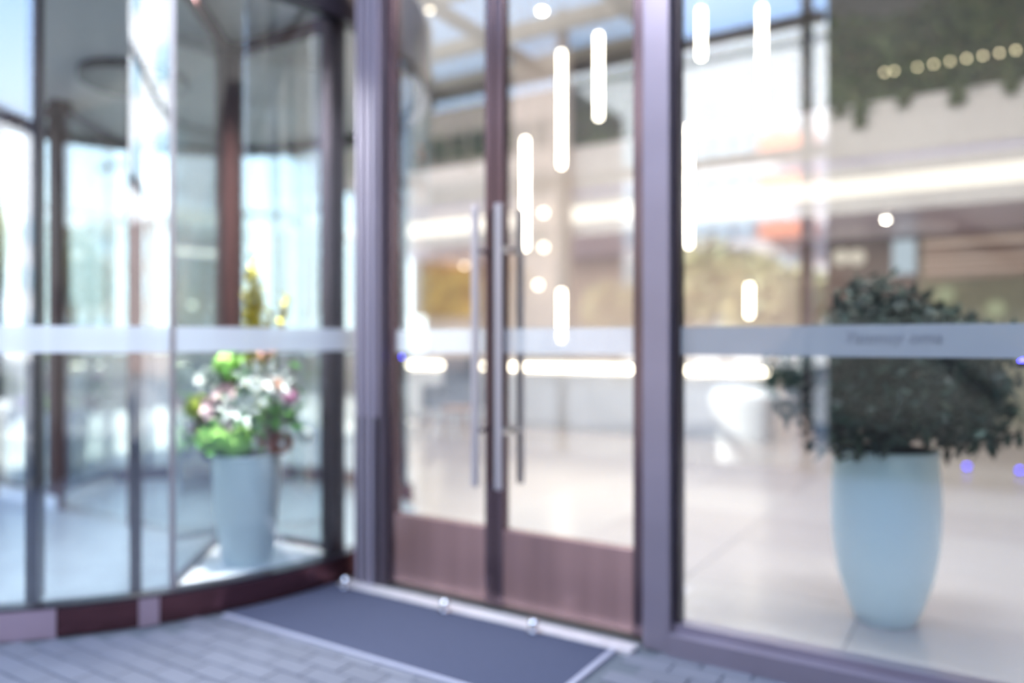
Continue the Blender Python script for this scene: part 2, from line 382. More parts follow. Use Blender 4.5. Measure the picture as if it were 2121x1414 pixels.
# ---- reception desk
dx0, dx1 = W(818, 0, 10).x, W(1597, 0, 10).x
dk = empty('reception_desk', ((dx0+dx1)/2, 10.3, 0)); tag(dk, 'long pale stone reception desk with glowing strip under its top', 'desk')
box('desk_body', M['desk'], dx0+0.1, dx1-0.1, 10.06, 10.68, 0.0, 0.86, dk, 0.01)
box('desk_top', M['desk'], dx0, dx1, 9.94, 10.74, 0.98, 1.05, dk, 0.01)
box('desk_neck', M['desk'], dx0+0.1, dx1-0.1, 10.1, 10.7, 0.86, 0.98, dk)
o = box('light_strip', M['strip'], dx0+0.05, dx1-0.05, 10.02, 10.06, 0.89, 0.93, dk); tag(o, 'glowing warm light strip')
for k in range(5):
    xx = dx0+0.1+(dx1-dx0-0.2)*(k+0.5)/5
    box('front_panel', M['desk'], xx-0.6, xx+0.6, 10.04, 10.06, 0.06, 0.84, dk)

# ---- high glass front: posts, transoms, panes
def frame_post(x0, x1, y0, y1, z1, m, label):
    return S(box('post', m, x0, x1, y0, y1, 0, z1, bevel=0.004), label)
frame_post(-1.273, -1.155, 3.05, 3.20, 3.30, M['post'], 'purple-grey metal post between the doors and the side window')
jl = frame_post(-2.93, -2.76, 3.05, 3.22, 3.30, M['post'], 'grooved purple-grey post between the revolving door and swing doors')
for xx in (-2.895, -2.845, -2.80):
    box('fin', M['fin'], xx-0.008, xx+0.008, 3.03, 3.05, 0.0, 3.28, jl)
box('dark_lower_strip', M['dark'], -2.93, -2.76, 3.045, 3.05, 0.0, 0.9, jl)  # thin dark sheet over the lower part of the post
S(box('trim_3', M['dark'], LX0, LX1, 3.06, 3.20, 3.30, 3.55), 'dark metal header over the entrance')
# upper storey windows
up = box('window_1', M['dark'], LX0, LX1, 3.07, 3.19, 6.0, 6.2); S(up, 'upper glazing above the entrance header')
for k in range(11):
    xx = LX0+0.05+k*(LX1-LX0-0.1)/10
    box('mullion', M['dark'], xx-0.04, xx+0.04, 3.07, 3.19, 3.55, 6.0, up)
    if k < 10: box('glass_pane', M['glass_clear'], xx+0.04, xx+(LX1-LX0-0.1)/10-0.04, 3.12, 3.135, 3.55, 6.0, up)

# ---- right hand side window with frosted band and lettering
w2 = box('window_2', M['post'], -1.155, 3.2, 3.03, 3.20, 0, 0.085); S(w2, 'large side window with frosted band right of the swing doors')
box('sill_rail', M['post'], -1.155, 3.2, 3.09, 3.17, 0.085, 0.115, w2)
box('gasket', M['dark'], -1.155, -1.13, 3.10, 3.17, 0.115, 3.3, w2)
box('glass_pane', M['glass'], -1.13, 3.2, 3.125, 3.137, 0.115, 3.3, w2)
bd = box('frosted_band', M['frost_shaded'], -1.13, 3.2, 3.119, 3.124, 1.243, 1.362, w2); tag(bd, 'frosted band with faint grey lettering')
def text(body, size, loc, m, parent, shear=0.0, track=1.0):
    c = bpy.data.curves.new('lettering', 'FONT'); c.body = body; c.size = size; c.shear = shear; c.space_character = track
    c.align_x = 'LEFT'; c.extrude = 0.0004; c.materials.append(m)
    o = bpy.data.objects.new('lettering', c); COL.objects.link(o); o.parent = parent
    pp = parent.location.copy(); q = parent.parent
    while q: pp += q.location; q = q.parent
    o.location = Vector(loc)-pp; o.rotation_euler = (PI/2, 0, 0); return o
tx0 = W(1746, 700, 3.118); tx1 = W(1962, 700, 3.118)
text('Yanmuy oma', 0.062, (tx0.x, 3.1175, 1.295), mat('faint_grey_print', (0.17, 0.18, 0.21), 0.6), bd, 0.25, 1.0)
S(box('wall_front', M['darkwall'], 3.2, 7.2, 3.0, 3.2, 0, 3.3), 'dark stone wall right of the side window')
# left window beyond the revolving door
w3 = box('window_3', M['dark'], LX0, -7.1, 3.06, 3.20, 0, 0.1); S(w3, 'side window left of the revolving door')
for xx in (-15.0, -12.4, -9.8, -7.2): box('mullion', M['dark'], xx, xx+0.08, 3.06, 3.2, 0.1, 3.3, w3)
for xx in (-14.92, -12.32, -9.72): box('glass_pane', M['glass'], xx, xx+2.52, 3.125, 3.137, 0.1, 3.3, w3)

# ---- swing doors
def leaf(n, xa, xb, hx, label):
    d = empty('door_%d' % n, ((xa+xb)/2, GY, 0)); S(d, label)
    sw = 0.05
    y0, y1 = 3.10, 3.155
    box('stile', M['stile'], xa, xa+sw, y0, y1, 0.02, 3.26, d, 0.003)
    box('stile', M['stile'], xb-sw, xb, y0, y1, 0.02, 3.26, d, 0.003)
    box('top_rail', M['dark'], xa+sw, xb-sw, y0, y1, 3.16, 3.26, d)
    k = box('kick_panel', M['kick'], xa+sw, xb-sw, y0, y1, 0.03, 0.395, d, 0.004); tag(k, 'brushed bronze kick panel')
    box('glass_pane', M['glass_door'], xa+sw, xb-sw, 3.122, 3.132, 0.395, 3.16, d)
    box('frosted_band', M['frost_weak'], xa+sw, xb-sw, 3.116, 3.121, 1.243, 1.362, d)
    for yy, s in ((3.03, 1), (3.225, -1)):
        bm = bmesh.new(); bm_box(bm, -0.018, 0.018, -0.010, 0.010, 0.60, 1.95)
        h = obj('handle', bm, M['handle'], d, (hx-(xa+xb)/2, yy-GY, 0), bevel=0.004)
        for z in (0.87, 1.74):
            b2 = bmesh.new(); ye = (3.10 if s > 0 else 3.155)
            bm_tube(b2, (0, 0.01*s, z), (0, ye-yy, z), 0.016, 14); obj('standoff', b2, M['chrome'], h, smooth='auto')
    return d
leaf(1, -2.745, -2.068, -2.125, 'left glass swing door with bronze kick panel and long bar handle')
leaf(2, -2.060, -1.288, -1.99, 'right glass swing door with bronze kick panel and long bar handle')

# threshold, mat
S(box('trim_4', M['alu'], -2.97, -1.29, 2.96, 3.05, -0.01, 0.012, bevel=0.003), 'pale aluminium threshold strip before the swing doors')
stops = [(725, 'chrome door stop at left end of the threshold by the jamb post'), (930, 'chrome door stop before the left swing door'), (1113, 'chrome door stop before the right swing door')]
for px, lb in stops:
    p = W(px, 1200, 2.965); t = empty('door_stop', (p.x, 2.93, 0.012)); tag(t, lb, 'door stop', 'chrome door stops along the threshold')
    b = bmesh.new(); bm_lathe(b, [(0.026, 0), (0.026, 0.006), (0.016, 0.012), (0.016, 0.02)], 20); obj('base', b, M['chrome'], t, smooth='auto')
    b = bmesh.new(); bm_ball(b, (0, 0, 0.036), 0.023, 3); obj('knob', b, M['chrome'], t, smooth=True)
mt = empty('entrance_mat', (-2.2, 2.65, 0)); tag(mt, 'dark blue-grey entrance mat with pale metal edging before swing doors', 'mat')
def arcpts(r, a0, a1, n): return [(DC.x+r*math.cos(math.radians(a0+(a1-a0)*i/n)), DC.y+r*math.sin(math.radians(a0+(a1-a0)*i/n))) for i in range(n+1)]
pts = [(-1.375, 2.36), (-1.375, 2.955), (-2.995, 2.955)]
pts += [p for p in arcpts(DR+0.06, -4, -30, 12) if 2.36 < p[1] < 2.95] + [(DC.x+math.sqrt((DR+0.06)**2-(2.36-DC.y)**2), 2.36)]
bm = bmesh.new(); bm_prism(bm, [(p[0]+2.2, p[1]-2.65) for p in pts], -0.02, 0.006); obj('matting', bm, M['mat'], mt)
box('edge_strip', M['mat_edge'], -3.10, -1.35, 2.335, 2.36, -0.01, 0.009, mt)
box('edge_strip', M['mat_edge'], -1.375, -1.35, 2.36, 2.955, -0.01, 0.009, mt)

# ================================================================== REVOLVING DOOR
rv = empty('door_3', DC); S(rv, 'large curved glass revolving door with showcases and bronze base')
def rim_angle(px):
    u = (px-CX)/FPX; d = Vector((-SA+CA*u, CA+SA*u)); d.normalize()
    c = Vector((DC.x, DC.y)); b = d.dot(c); q = b*b-(c.dot(c)-DR*DR); t = b-math.sqrt(q); p = d*t-c
    return math.degrees(math.atan2(p.y, p.x))
a60, a280, a355, a720 = rim_angle(62), rim_angle(281), rim_angle(357), rim_angle(717)
def arc_slab(name, m, r0, r1, a0, a1, z0, z1, smooth=False, parent=rv, step=3.0):
    n = max(2, int(abs(a1-a0)/step)); bm = bmesh.new()
    A = [math.radians(a0+(a1-a0)*i/n) for i in range(n+1)]
    vs = [[bm.verts.new((r*math.cos(a), r*math.sin(a), z)) for r, z in ((r0, z0), (r1, z0), (r1, z1), (r0, z1))] for a in A]
    full = abs(abs(a1-a0)-360) < 0.01
    for i in range(n):
        p, q = vs[i], vs[i+1]
        for k in range(4): bm.faces.new([p[k], p[(k+1) % 4], q[(k+1) % 4], q[k]])
    if not full: bm.faces.new(vs[0]); bm.faces.new(vs[-1][::-1])
    else: bmesh.ops.remove_doubles(bm, verts=bm.verts[:], dist=1e-4)
    return obj(name, bm, m, parent, smooth='auto')
o = arc_slab('base_rim', M['rim'], DR-0.05, DR+0.035, 0, -100, 0, 0.125)
arc_slab('base_cap', M['dark'], DR-0.055, DR+0.04, 0, -100, 0.125, 0.14)
arc_slab('base_rim', M['rim'], DR-0.05, DR+0.035, 180, 60, 0.0, 0.14)
arc_slab('base_rim', M['rim'], DR-0.05, DR+0.035, 0, 14, 0.0, 0.14)
# paler arcs that paint reflections onto the base
for a, wd in ((rim_angle(308), 1.2), (rim_angle(40), 4.4)):
    arc_slab('rim_reflection', M['rose'], DR+0.035, DR+0.045, a-wd, a+wd, 0.0, 0.125)
arc_slab('top_ring', M['dark'], DR-0.06, DR+0.04, 0, 360, 3.06, 3.16)
arc_slab('canopy_ring', M['dark'], DR-0.04, DR+0.02, 0, 360, 3.16, 3.52)
bm = bmesh.new(); bm_lathe(bm, [(DR-0.05, 3.14), (DR-0.05, 3.2)], 72); obj('drum_ceiling', bm, M['grey_ceil'], rv)
bm = bmesh.new(); bm_lathe(bm, [(DR-0.05, 0.0), (DR-0.05, 0.02)], 72); obj('drum_floor', bm, M['drum_floor'], rv)
bm = bmesh.new(); bm_lathe(bm, [(0.35, 3.08), (0.35, 3.14)], 40); obj('ceiling_hub', bm, M['dark'], rv)
def curved_pane(a0, a1):
    arc_slab('curved_glass', M['glass_drum'], DR-0.006, DR+0.006, a0, a1, 0.14, 3.06, step=1.5)
    arc_slab('frosted_band', M['frost'], DR+0.007, DR+0.010, a0, a1, 1.25, 1.37, step=1.5)
for a0, a1 in ((0, a355+0.35), (a355-0.35, -58), (-58.3, -100)): curved_pane(a0, a1)
for a0, a1 in ((180, 145), (145, 95), (95, 60), (0, 14)): curved_pane(a0, a1)
def drum_post(a, wd, dp, m):
    bm = bmesh.new(); bm_box(bm, -dp/2, dp/2, -wd/2, wd/2, 0.14, 3.06)
    o = obj('drum_post', bm, m, rv, bevel=0.003); o.location = ((DR-0.062)*math.cos(math.radians(a)), (DR-0.062)*math.sin(math.radians(a)), 0); o.rotation_euler = (0, 0, math.radians(a)); return o
drum_post(a60, 0.05, 0.10, M['dark']); drum_post(a280, 0.05, 0.09, M['dark']); arc_slab('glass_joint', M['steel'], DR-0.02, DR+0.012, a355-0.35, a355+0.35, 0.14, 3.06)
drum_post(-1.0, 0.10, 0.08, M['dark']); drum_post(-100, 0.06, 0.08, M['dark'])
for a in (180, 145, 95, 60, 14): drum_post(a, 0.05, 0.08, M['dark'])
# showcases (two, opposite each other)
K = G(462, 1112, 0.13)-DC; K.z = 0       # inner corner
for s in (1, -1):
    kx, ky = 1.03*s, -0.02*s
    ea = a355 if s > 0 else a355+180
    arc = [((DR-0.05)*math.cos(math.radians(ea+(0-a355)*i/14)), (DR-0.05)*math.sin(math.radians(ea+(0-a355)*i/14))) for i in range(15)]
    pts = [(kx, ky)]+arc
    bm = bmesh.new(); bm_prism(bm, pts, 0.02, 0.13); o = obj('showcase_platform', bm, M['platform'], rv); tag(o, 'white showcase platform')
    bm = bmesh.new(); bm_box(bm, -0.055, 0.055, -0.055, 0.055, 0.13, 3.14); o = obj('corner_post', bm, M['maroon'], rv, (kx, ky, 0)); tag(o, 'maroon corner post')
    e0 = Vector(arc[0]); e1 = Vector(arc[-1]); k = Vector((kx, ky))
    for ee in (e0, e1):
        d = (ee-k); L = d.length; a = math.atan2(d.y, d.x)
        bm = bmesh.new(); bm_box(bm, 0.06, L-0.04, -0.005, 0.005, 0.16, 3.06)
        o = obj('glass_pane', bm, M['glass_drum'], rv, (kx, ky, 0)); o.rotation_euler = (0, 0, a)
        bm = bmesh.new(); bm_box(bm, 0.05, L-0.03, -0.018, 0.018, 0.13, 0.16)
        o = obj('bottom_rail', bm, M['dark'], rv, (kx, ky, 0)); o.rotation_euler = (0, 0, a)
        bm = bmesh.new(); bm_box(bm, 0.05, L-0.03, -0.025, 0.025, 3.05, 3.12)
        o = obj('top_rail', bm, M['maroon'], rv, (kx, ky, 0)); o.rotation_euler = (0, 0, a)
# sliding leaves in the middle
for xa, xb in ((-0.98, -0.02), (0.02, 0.98)):
    bm = bmesh.new(); bm_box(bm, xa+0.04, xb-0.04, -0.005, 0.005, 0.08, 3.0); obj('sliding_glass', bm, M['glass_drum'], rv)
    for x in (xa, xb-0.04):
        bm = bmesh.new(); bm_box(bm, x, x+0.04, -0.02, 0.02, 0.02, 3.08); obj('sliding_stile', bm, M['maroon'], rv)

# ================================================================== VASES AND FLOWERS
def vase(name, loc, prof, m, label, cat, group=None):
    t = empty(name, loc); tag(t, label, cat, group)
    bm = bmesh.new(); bm_lathe(bm, prof, 56); obj('pot', bm, m, t, smooth='auto')
    r, z = prof[-1]
    bm = bmesh.new(); bm_lathe(bm, [(r*1.0, z-0.012), (r*1.03, z+0.002), (r*1.0, z+0.012)], 56); obj('rim', bm, m, t, smooth=True)
    bm = bmesh.new(); bm_lathe(bm, [(r*0.9, z), (r*0.9, z+0.014)], 40); obj('soil', bm, M['soil'], t)
    return t
vb = G(1833, 1283, 0.0)
bigv = vase('potted_shrub', vb, [(0.118, 0), (0.135, 0.015), (0.165, 0.09), (0.205, 0.22), (0.228, 0.36), (0.236, 0.50), (0.234, 0.62), (0.226, 0.72), (0.222, 0.79)], M['vase'],
            'dark green bushy shrub in tall pale blue vase behind the side window', 'potted plant')
pc = Vector((0.05, 0.02, 1.15))
def bush_pt(r):
    while True:
        d = Vector((r.gauss(0, 1), r.gauss(0, 1), r.gauss(0, 1))).normalized()
        rr = r.uniform(0.35, 1.0)**0.5*(0.9+0.13*math.sin(5*d.x+3*d.z)+0.10*math.sin(9*d.y+7*d.z))
        p = pc+Vector((d.x*0.55*rr, d.y*0.50*rr, d.z*0.43*rr))
        if p.z > 0.76: return p, d
obj('foliage', leaves_bm(5200, bush_pt, 0.034, 2.2, 5), M['bush'], bigv)['kind'] = 'stuff'
lm = leaves_bm(1, lambda r: (Vector((0, 0, 0)), Vector((0, 0, 1))), 0.045, 2.4, 9)
l0 = obj('leaf', lm, M['bush_one'], bigv); r = random.Random(11)
towards = Vector((-vb.x, -vb.y, 0)).normalized()
n = 0
while n < 260:
    p, d = bush_pt(r)
    if (p-pc).length < 0.36 or d.dot(towards) < -0.2: continue
    o = l0 if n == 0 else l0.copy()
    if n: COL.objects.link(o); o.parent = bigv
    o.location = p+d*0.03; o.rotation_euler = (r.uniform(0, 6), r.uniform(0, 6), r.uniform(0, 6)); n += 1
for k in range(9):
    a = k*0.7; bm = bmesh.new(); bm_tube(bm, (0.03*math.cos(a), 0.03*math.sin(a), 0.78), (0.05+0.3*math.cos(a), 0.3*math.sin(a), 1.15), 0.010, 6, 0.005); obj('branch', bm, M['bark'], bigv)

prof_s = [(0.115, 0), (0.128, 0.012), (0.145, 0.12), (0.162, 0.28), (0.172, 0.42), (0.176, 0.52), (0.174, 0.565)]
va = G(512, 1163, 0.13)
va_loc = Vector((va.x, va.y, 0.13))
small = vase('vase', va_loc, prof_s, M['vase_w'], 'white vase of flowers in the near showcase of the revolving door', 'vase')
vb2 = 2*DC-va_loc; vb2.z = 0.13
small2 = vase('vase', vb2, prof_s, M['vase_w'], 'white vase of flowers in the far showcase of the revolving door', 'vase')

pet = {}
def pm_(n, c, r=0.6): pet[n] = mat(n, c, r, var=0.12, scale=30); return pet[n]
LIME = pm_('lime_petal', (0.50, 0.85, 0.20)); LIME2 = pm_('yellow_green_petal', (0.55, 0.60, 0.08)); PINK = pm_('pink_petal', (0.62, 0.25, 0.42))
PALE = pm_('pale_pink_petal', (0.75, 0.55, 0.58)); WHITE = pm_('white_petal', (0.72, 0.76, 0.72)); VIO = pm_('violet_petal', (0.50, 0.26, 0.58))
GRN = pm_('green_leaf', (0.07, 0.24, 0.03)); YEL = pm_('yellow_spike', (0.72, 0.60, 0.02)); RUST = pm_('rust_petal', (0.38, 0.13, 0.08)); PEACH = pm_('peach_petal', (0.70, 0.38, 0.26)); LAV = pm_('lavender_petal', (0.28, 0.24, 0.45))
RIGHTV = Vector((CA, SA, 0)); FWD = Vector((-SA, CA, 0))
def bouquet(name, base, label):
    t = empty(name, base+Vector((0, 0, 0.58))); tag(t, label, 'flowers')
    Z = -SA*va_loc.x+CA*va_loc.y
    def at(px, py, d=0.0):            # offset in the bouquet, measured off the near one
        return RIGHTV*((px-512)/FPX*Z)+FWD*d+Vector((0, 0, EYE+(HY-py)/FPX*Z-0.71))
    r = random.Random(5)
    def mop(px, py, rad, m, d=-0.05, n=70, nm='hydrangea_bloom'):
        c = at(px, py, d); bm = bmesh.new()
        for i in range(n):
            dd = Vector((r.gauss(0, 1), r.gauss(0, 1), r.gauss(0, 1))).normalized(); p = dd*rad*r.uniform(0.8, 1)
            q = dd.to_track_quat('Z', 'Y').to_matrix()
            for kk in range(4):
                a = kk*PI/2+i
                u = q @ Vector((math.cos(a), math.sin(a), 0.15)); v = q @ Vector((math.cos(a+PI/2), math.sin(a+PI/2), 0.15)); s = rad*0.28
                bm.faces.new([bm.verts.new(x) for x in (p, p+u*s*0.8-v*s*0.35, p+u*s*1.25, p+u*s*0.8+v*s*0.35)])
        bm_ball(bm, (0, 0, 0), rad*0.85, 2)
        obj(nm, bm, m, t, c)
    def rose(px, py, rad, m, d=-0.08):
        c = at(px, py, d); bm = bmesh.new()
        for ring in range(4):
            for k in range(5+ring):
                a = 2*PI*k/(5+ring)+ring*0.4; rr = rad*(0.25+0.22*ring); tilt = 0.3+0.28*ring
                o_ = Vector((math.cos(a), math.sin(a), 0)); tt = Vector((-math.sin(a), math.cos(a), 0)); s = rad*0.42
                b0 = o_*rr*0.5; up_ = Vector((0, 0, 1))*math.cos(tilt)+o_*math.sin(tilt)
                bm.faces.new([bm.verts.new(x) for x in (b0-tt*s*0.5, b0+tt*s*0.5, b0+tt*s*0.8+up_*s, b0+up_*s*1.5, b0-tt*s*0.8+up_*s)])
        o = obj('rose_bloom', bm, m, t, c); o.rotation_euler = (1.1, 0, ANG)
    def lily(px, py, rad, m, d=-0.12):
        c = at(px, py, d); bm = bmesh.new()
        for k in range(6):
            a = PI*k/3; o_ = Vector((math.cos(a), math.sin(a), 0)); tt = Vector((-math.sin(a), math.cos(a), 0)); z = Vector((0, 0, 1))
            ps = [Vector((0, 0, 0)), o_*rad*0.5-tt*rad*0.2+z*rad*0.35, o_*rad*0.5+tt*rad*0.2+z*rad*0.35, o_*rad+z*rad*0.3]
            v = [bm.verts.new(x) for x in ps]; bm.faces.new([v[0], v[1], v[3], v[2]])
        o = obj('lily_bloom', bm, m, t, c); o.rotation_euler = (1.3+r.uniform(-.2, .2), r.uniform(-.3, .3), ANG+r.uniform(-.4, .4))
    def spray(px, py, rx, rz, m, n, nm='leaf_spray', d=0.0, s=0.03):
        c = at(px, py, d)
        f = lambda q: (Vector((q.gauss(0, rx), q.gauss(0, rx), q.gauss(0, rz))), (0, 0, 1))
        o = obj(nm, leaves_bm(n, f, s, 2.2, int(px)), m, t, c)
    mop(447, 908, 0.085, LIME); mop(503, 912, 0.088, LIME, -0.10); mop(478, 900, 0.07, LIME, -0.14, 50)
    mop(473, 754, 0.062, LIME); mop(505, 750, 0.035, LIME, 0)
    mop(415, 843, 0.068, LIME2, -0.02); mop(397, 903, 0.062, VIO, 0.02); mop(432, 938, 0.04, LAV, 0.0)
    rose(462, 842, 0.085, PALE); rose(480, 815, 0.06, PALE, -0.1); rose(440, 785, 0.07, WHITE, -0.04); rose(590, 915, 0.07, RUST, -0.06); rose(560, 905, 0.06, RUST, -0.04)
    lily(505, 840, 0.10, WHITE, -0.14); lily(535, 850, 0.11, WHITE, -0.15); lily(530, 775, 0.09, WHITE); lily(562, 778, 0.11, WHITE, -0.1); lily(553, 815, 0.08, WHITE, -0.12); lily(590, 790, 0.09, WHITE, -0.04)
    lily(490, 860, 0.08, PALE, -0.13)
    mop(606, 822, 0.045, PINK, -0.05, 50); rose(575, 795, 0.05, PEACH, -0.08); rose(425, 880, 0.05, RUST, -0.03); rose(550, 728, 0.05, PEACH, 0.0)
    mop(628, 902, 0.045, WHITE, 0.04, 50)
    spray(585, 858, 0.04, 0.04, GRN, 220, d=-0.06); spray(560, 870, 0.05, 0.03, GRN, 120); spray(500, 880, 0.10, 0.05, GRN, 200, d=0.03); spray(500, 800, 0.10, 0.07, GRN, 160, d=0.08)
    # upright yellow spikes
    for px, top, lean in ((513, 560, 0), (526, 600, 0), (534, 640, 1), (518, 650, 0), (545, 680, 2), (520, 530, 0), (538, 590, 2), (556, 640, 5), (508, 610, -3), (598, 610, 14), (530, 560, 1)):
        b0 = at(525, 860, 0.02); b1 = at(px, top, 0.02); bm = bmesh.new(); bm_tube(bm, b0, b1, 0.004, 6, 0.002)
        for q in range(60):
            f = 0.25+0.75*q/60; p = b0.lerp(b1, f); a = r.uniform(0, 6.28); o_ = Vector((math.cos(a), math.sin(a), 0.8)).normalized(); s = 0.062*(1.2-f*0.6)
            tt = o_.cross(Vector((0, 0, 1))).normalized()*s*0.35
            bm.faces.new([bm.verts.new(x) for x in (p, p+o_*s*0.5+tt, p+o_*s*1.2, p+o_*s*0.5-tt)])
        obj('flower_spike', bm, YEL, t)
    for k in range(7):
        a = k*0.9; bm = bmesh.new(); bm_tube(bm, (0.03*math.cos(a), 0.03*math.sin(a), -0.12), (0.13*math.cos(a), 0.13*math.sin(a), 0.14), 0.005, 6); obj('stem', bm, GRN, t)
    return t
bq = bouquet('bouquet', va_loc, 'mixed lime, white and pink bouquet with yellow spikes in the near vase')
bq2 = bq.copy(); COL.objects.link(bq2); bq2.location = vb2+Vector((0, 0, 0.58)); bq2.rotation_euler = (0, 0, 0.6)
bq2['label'] = 'mixed bouquet of flowers in the far white vase'
for ch in list(bq.children):
    c = ch.copy(); COL.objects.link(c); c.parent = bq2

# ================================================================== LOBBY LAMPS
def pendant(px, y0, y1, Y, label):
    a = W(px, y0, Y); b = W(px, y1, Y); L = a.z-b.z
    t = empty('pendant_lamp', (a.x, Y, b.z)); tag(t, label, 'pendant lamp', 'slim tube pendants over the lobby')
    bm = bmesh.new(); bm_tube(bm, (0, 0, 0.0), (0, 0, L), 0.028, 14); obj('light_tube', bm, M['pendant'], t, smooth='auto')
    bm = bmesh.new(); bm_tube(bm, (0, 0, L), (0, 0, L+0.05), 0.030, 14); obj('cap', bm, M['handle'], t, smooth='auto')
    bm = bmesh.new(); bm_tube(bm, (0, 0, L+0.05), (0, 0, LZ-b.z), 0.003, 6); obj('cable', bm, M['wire'], t)
pendant(1163, 108, 345, 8.6, 'long tube pendant second from left, seen through right swing door')
pendant(1240, 72, 245, 8.0, 'tube pendant rightmost and highest seen through right swing door')
pendant(1088, 288, 515, 8.2, 'long tube pendant beside the meeting stiles, seen through right swing door')
pendant(1163, 602, 705, 9.6, 'short low tube pendant just over the desk in right swing door')
pendant(1452, 20, 120, 7.6, 'tube pendant top left in the side window')
pendant(1578, 15, 270, 7.2, 'long tube pendant top right in the bright half of side window')
pendant(1426, 262, 510, 8.4, 'long tube pendant half way up by the purple-grey post in side window')
pendant(1552, 590, 655, 9.2, 'short low tube pendant in the side window left of the shrub')

def downlight(px, py, z, label, m='spot', r=0.045):
    t_ = (z-EYE)*FPX/(HY-py); u = (px-CX)/FPX; p = Vector((t_*(-SA+CA*u), t_*(CA+SA*u), z))
    t = empty('downlight', p); tag(t, label, 'ceiling lamp', 'recessed downlights')
    bm = bmesh.new(); bm_lathe(bm, [(r*1.4, -0.02), (r*1.5, -0.012), (r*1.5, 0.0)], 24); obj('trim_ring', bm, M['handle'], t)
    bm = bmesh.new(); bm_ball(bm, (0, 0, -0.02), r, 2, (1, 1, 0.45)); obj('lens', bm, M[m], t)
downlight(1123, 20, LZ, 'bright round downlight in the lobby ceiling above the pendants')
downlight(890, 18, LZ, 'dim round downlight in ceiling left of the meeting stiles', 'spot_soft')
downlight(1835, 452, 3.0, 'round downlight in the mezzanine soffit above the shrub', 'spot', 0.035)

def sconce(px, py, Y, label, r=0.05, m='spot_soft'):
    p = W(px, py, Y); t = empty('wall_lamp', p); tag(t, label, 'wall lamp', 'small wall lamps')
    bm = bmesh.new(); bm_box(bm, -0.03, 0.03, 0.0, 0.06, -0.05, 0.05); obj('bracket', bm, M['handle'], t, (0, 0.02, 0))
    bm = bmesh.new(); bm_ball(bm, (0, -0.02, 0), r, 3); obj('globe', bm, M[m], t, smooth=True)
sconce(1127, 441, 10.68, 'upper glowing globe lamp on the beige pillar')
sconce(1127, 512, 10.68, 'middle glowing globe lamp on the beige pillar')
sconce(1116, 590, 10.68, 'lower glowing globe lamp on the beige pillar')
sconce(963, 547, 13.85, 'small glowing globe lamp on the orange wall panel', 0.055)
sconce(1742, 533, 13.85, 'left globe lamp of the pair on the brown stone wall', 0.13, 'dim')
sconce(1775, 533, 13.85, 'right globe lamp of the pair on the brown stone wall', 0.13, 'dim')
sconce(1958, 612, 13.85, 'pale globe lamp on the olive wall above the shrub', 0.14, 'dim2')
sconce(2062, 640, 13.85, 'yellowish globe lamp on the olive wall right of the shrub', 0.14, 'dim2')
p = W(1872, 530, 13.8); t = empty('wall_light', (p.x, 13.8, p.z)); tag(t, 'pale upright rectangular wall light at the edge of brown stone wall', 'wall lamp')
bm = bmesh.new(); bm_box(bm, -0.16, 0.16, 0.0, 0.03, -0.28, 0.26); obj('diffuser', bm, emis('cool_diffuser', (0.75, 0.85, 0.95), 0.9), t)
bm = bmesh.new(); bm_box(bm, -0.18, 0.18, 0.03, 0.09, -0.30, 0.28); obj('housing', bm, M['handle'], t)
for yy, lb in ((11.1, 'warm globe lamp on the left lobby wall seen through the revolving door, farther one'), (10.45, 'warm globe lamp on the left lobby wall seen through the revolving door, nearer one')):
    t = empty('wall_lamp', (-14.93, yy, 2.1)); tag(t, lb, 'wall lamp', 'small wall lamps')
    bm = bmesh.new(); bm_box(bm, -0.06, 0.02, -0.04, 0.04, -0.05, 0.05); obj('bracket', bm, M['handle'], t)
    bm = bmesh.new(); bm_ball(bm, (0.05, 0, 0), 0.06, 3); obj('globe', bm, M['spot_soft'], t, smooth=True)
# blue indicator lamps
def led(p, label, base):
    t = empty('indicator_lamp', p); tag(t, label, 'indicator lamp', 'small blue indicator lamps')
    bm = bmesh.new(); bm_ball(bm, (0, 0, 0), 0.016, 2); obj('lens', bm, M['blue_led'], t)
    bm = bmesh.new(); bm_lathe(bm, base, 16); obj('housing', bm, M['dark'], t)
fb = [(0.03, -0.03), (0.034, -0.012), (0.022, -0.004)]
led(G(2003, 966, 0.03), 'small blue lamp in the floor right of the pale blue vase', fb)
led(G(2112, 974, 0.03), 'small blue lamp in the floor at the right edge of the view', fb)
pz = W(2119, 751, 3.16); led(Vector((pz.x, 3.155, pz.z)), 'small blue lamp on the side window just under the frosted band', [(0.020, -0.016), (0.022, 0.0), (0.014, 0.004)])
pz = W(805, 741, 3.16); led(Vector((-2.735, 3.19, pz.z)), 'small blue lamp at the hinge side of the left swing door', [(0.016, -0.016), (0.018, 0.0), (0.012, 0.004)])

# ---- wall art behind the desk
a0, a1 = W(872, 0, 13.9).x, W(984, 0, 13.9).x
za, zb, zc, zd = W(930, 655, 13.9).z, W(930, 560, 13.9).z, W(930, 512, 13.9).z, W(930, 498, 13.9).z
wp = empty('wall_panel', ((a0+a1)/2, 13.95, za)); tag(wp, 'orange and gold wall panel with light bar behind the reception desk', 'wall panel')
box('gold_field', M['art_y'], a0, a1, 13.9, 13.99, za, zb, wp); box('orange_field', M['art_o'], a0, a1, 13.9, 13.99, zb, zc, wp)
box('frame', M['wall_light'], a0-0.25, a0, 13.86, 13.99, za, zd, wp)
o = box('light_bar', emis('panel_bar', (1, 0.86, 0.74), 2.5), a0-0.1, a1, 13.82, 13.9, zd+0.03, zd+0.33, wp); tag(o, 'glowing light bar')

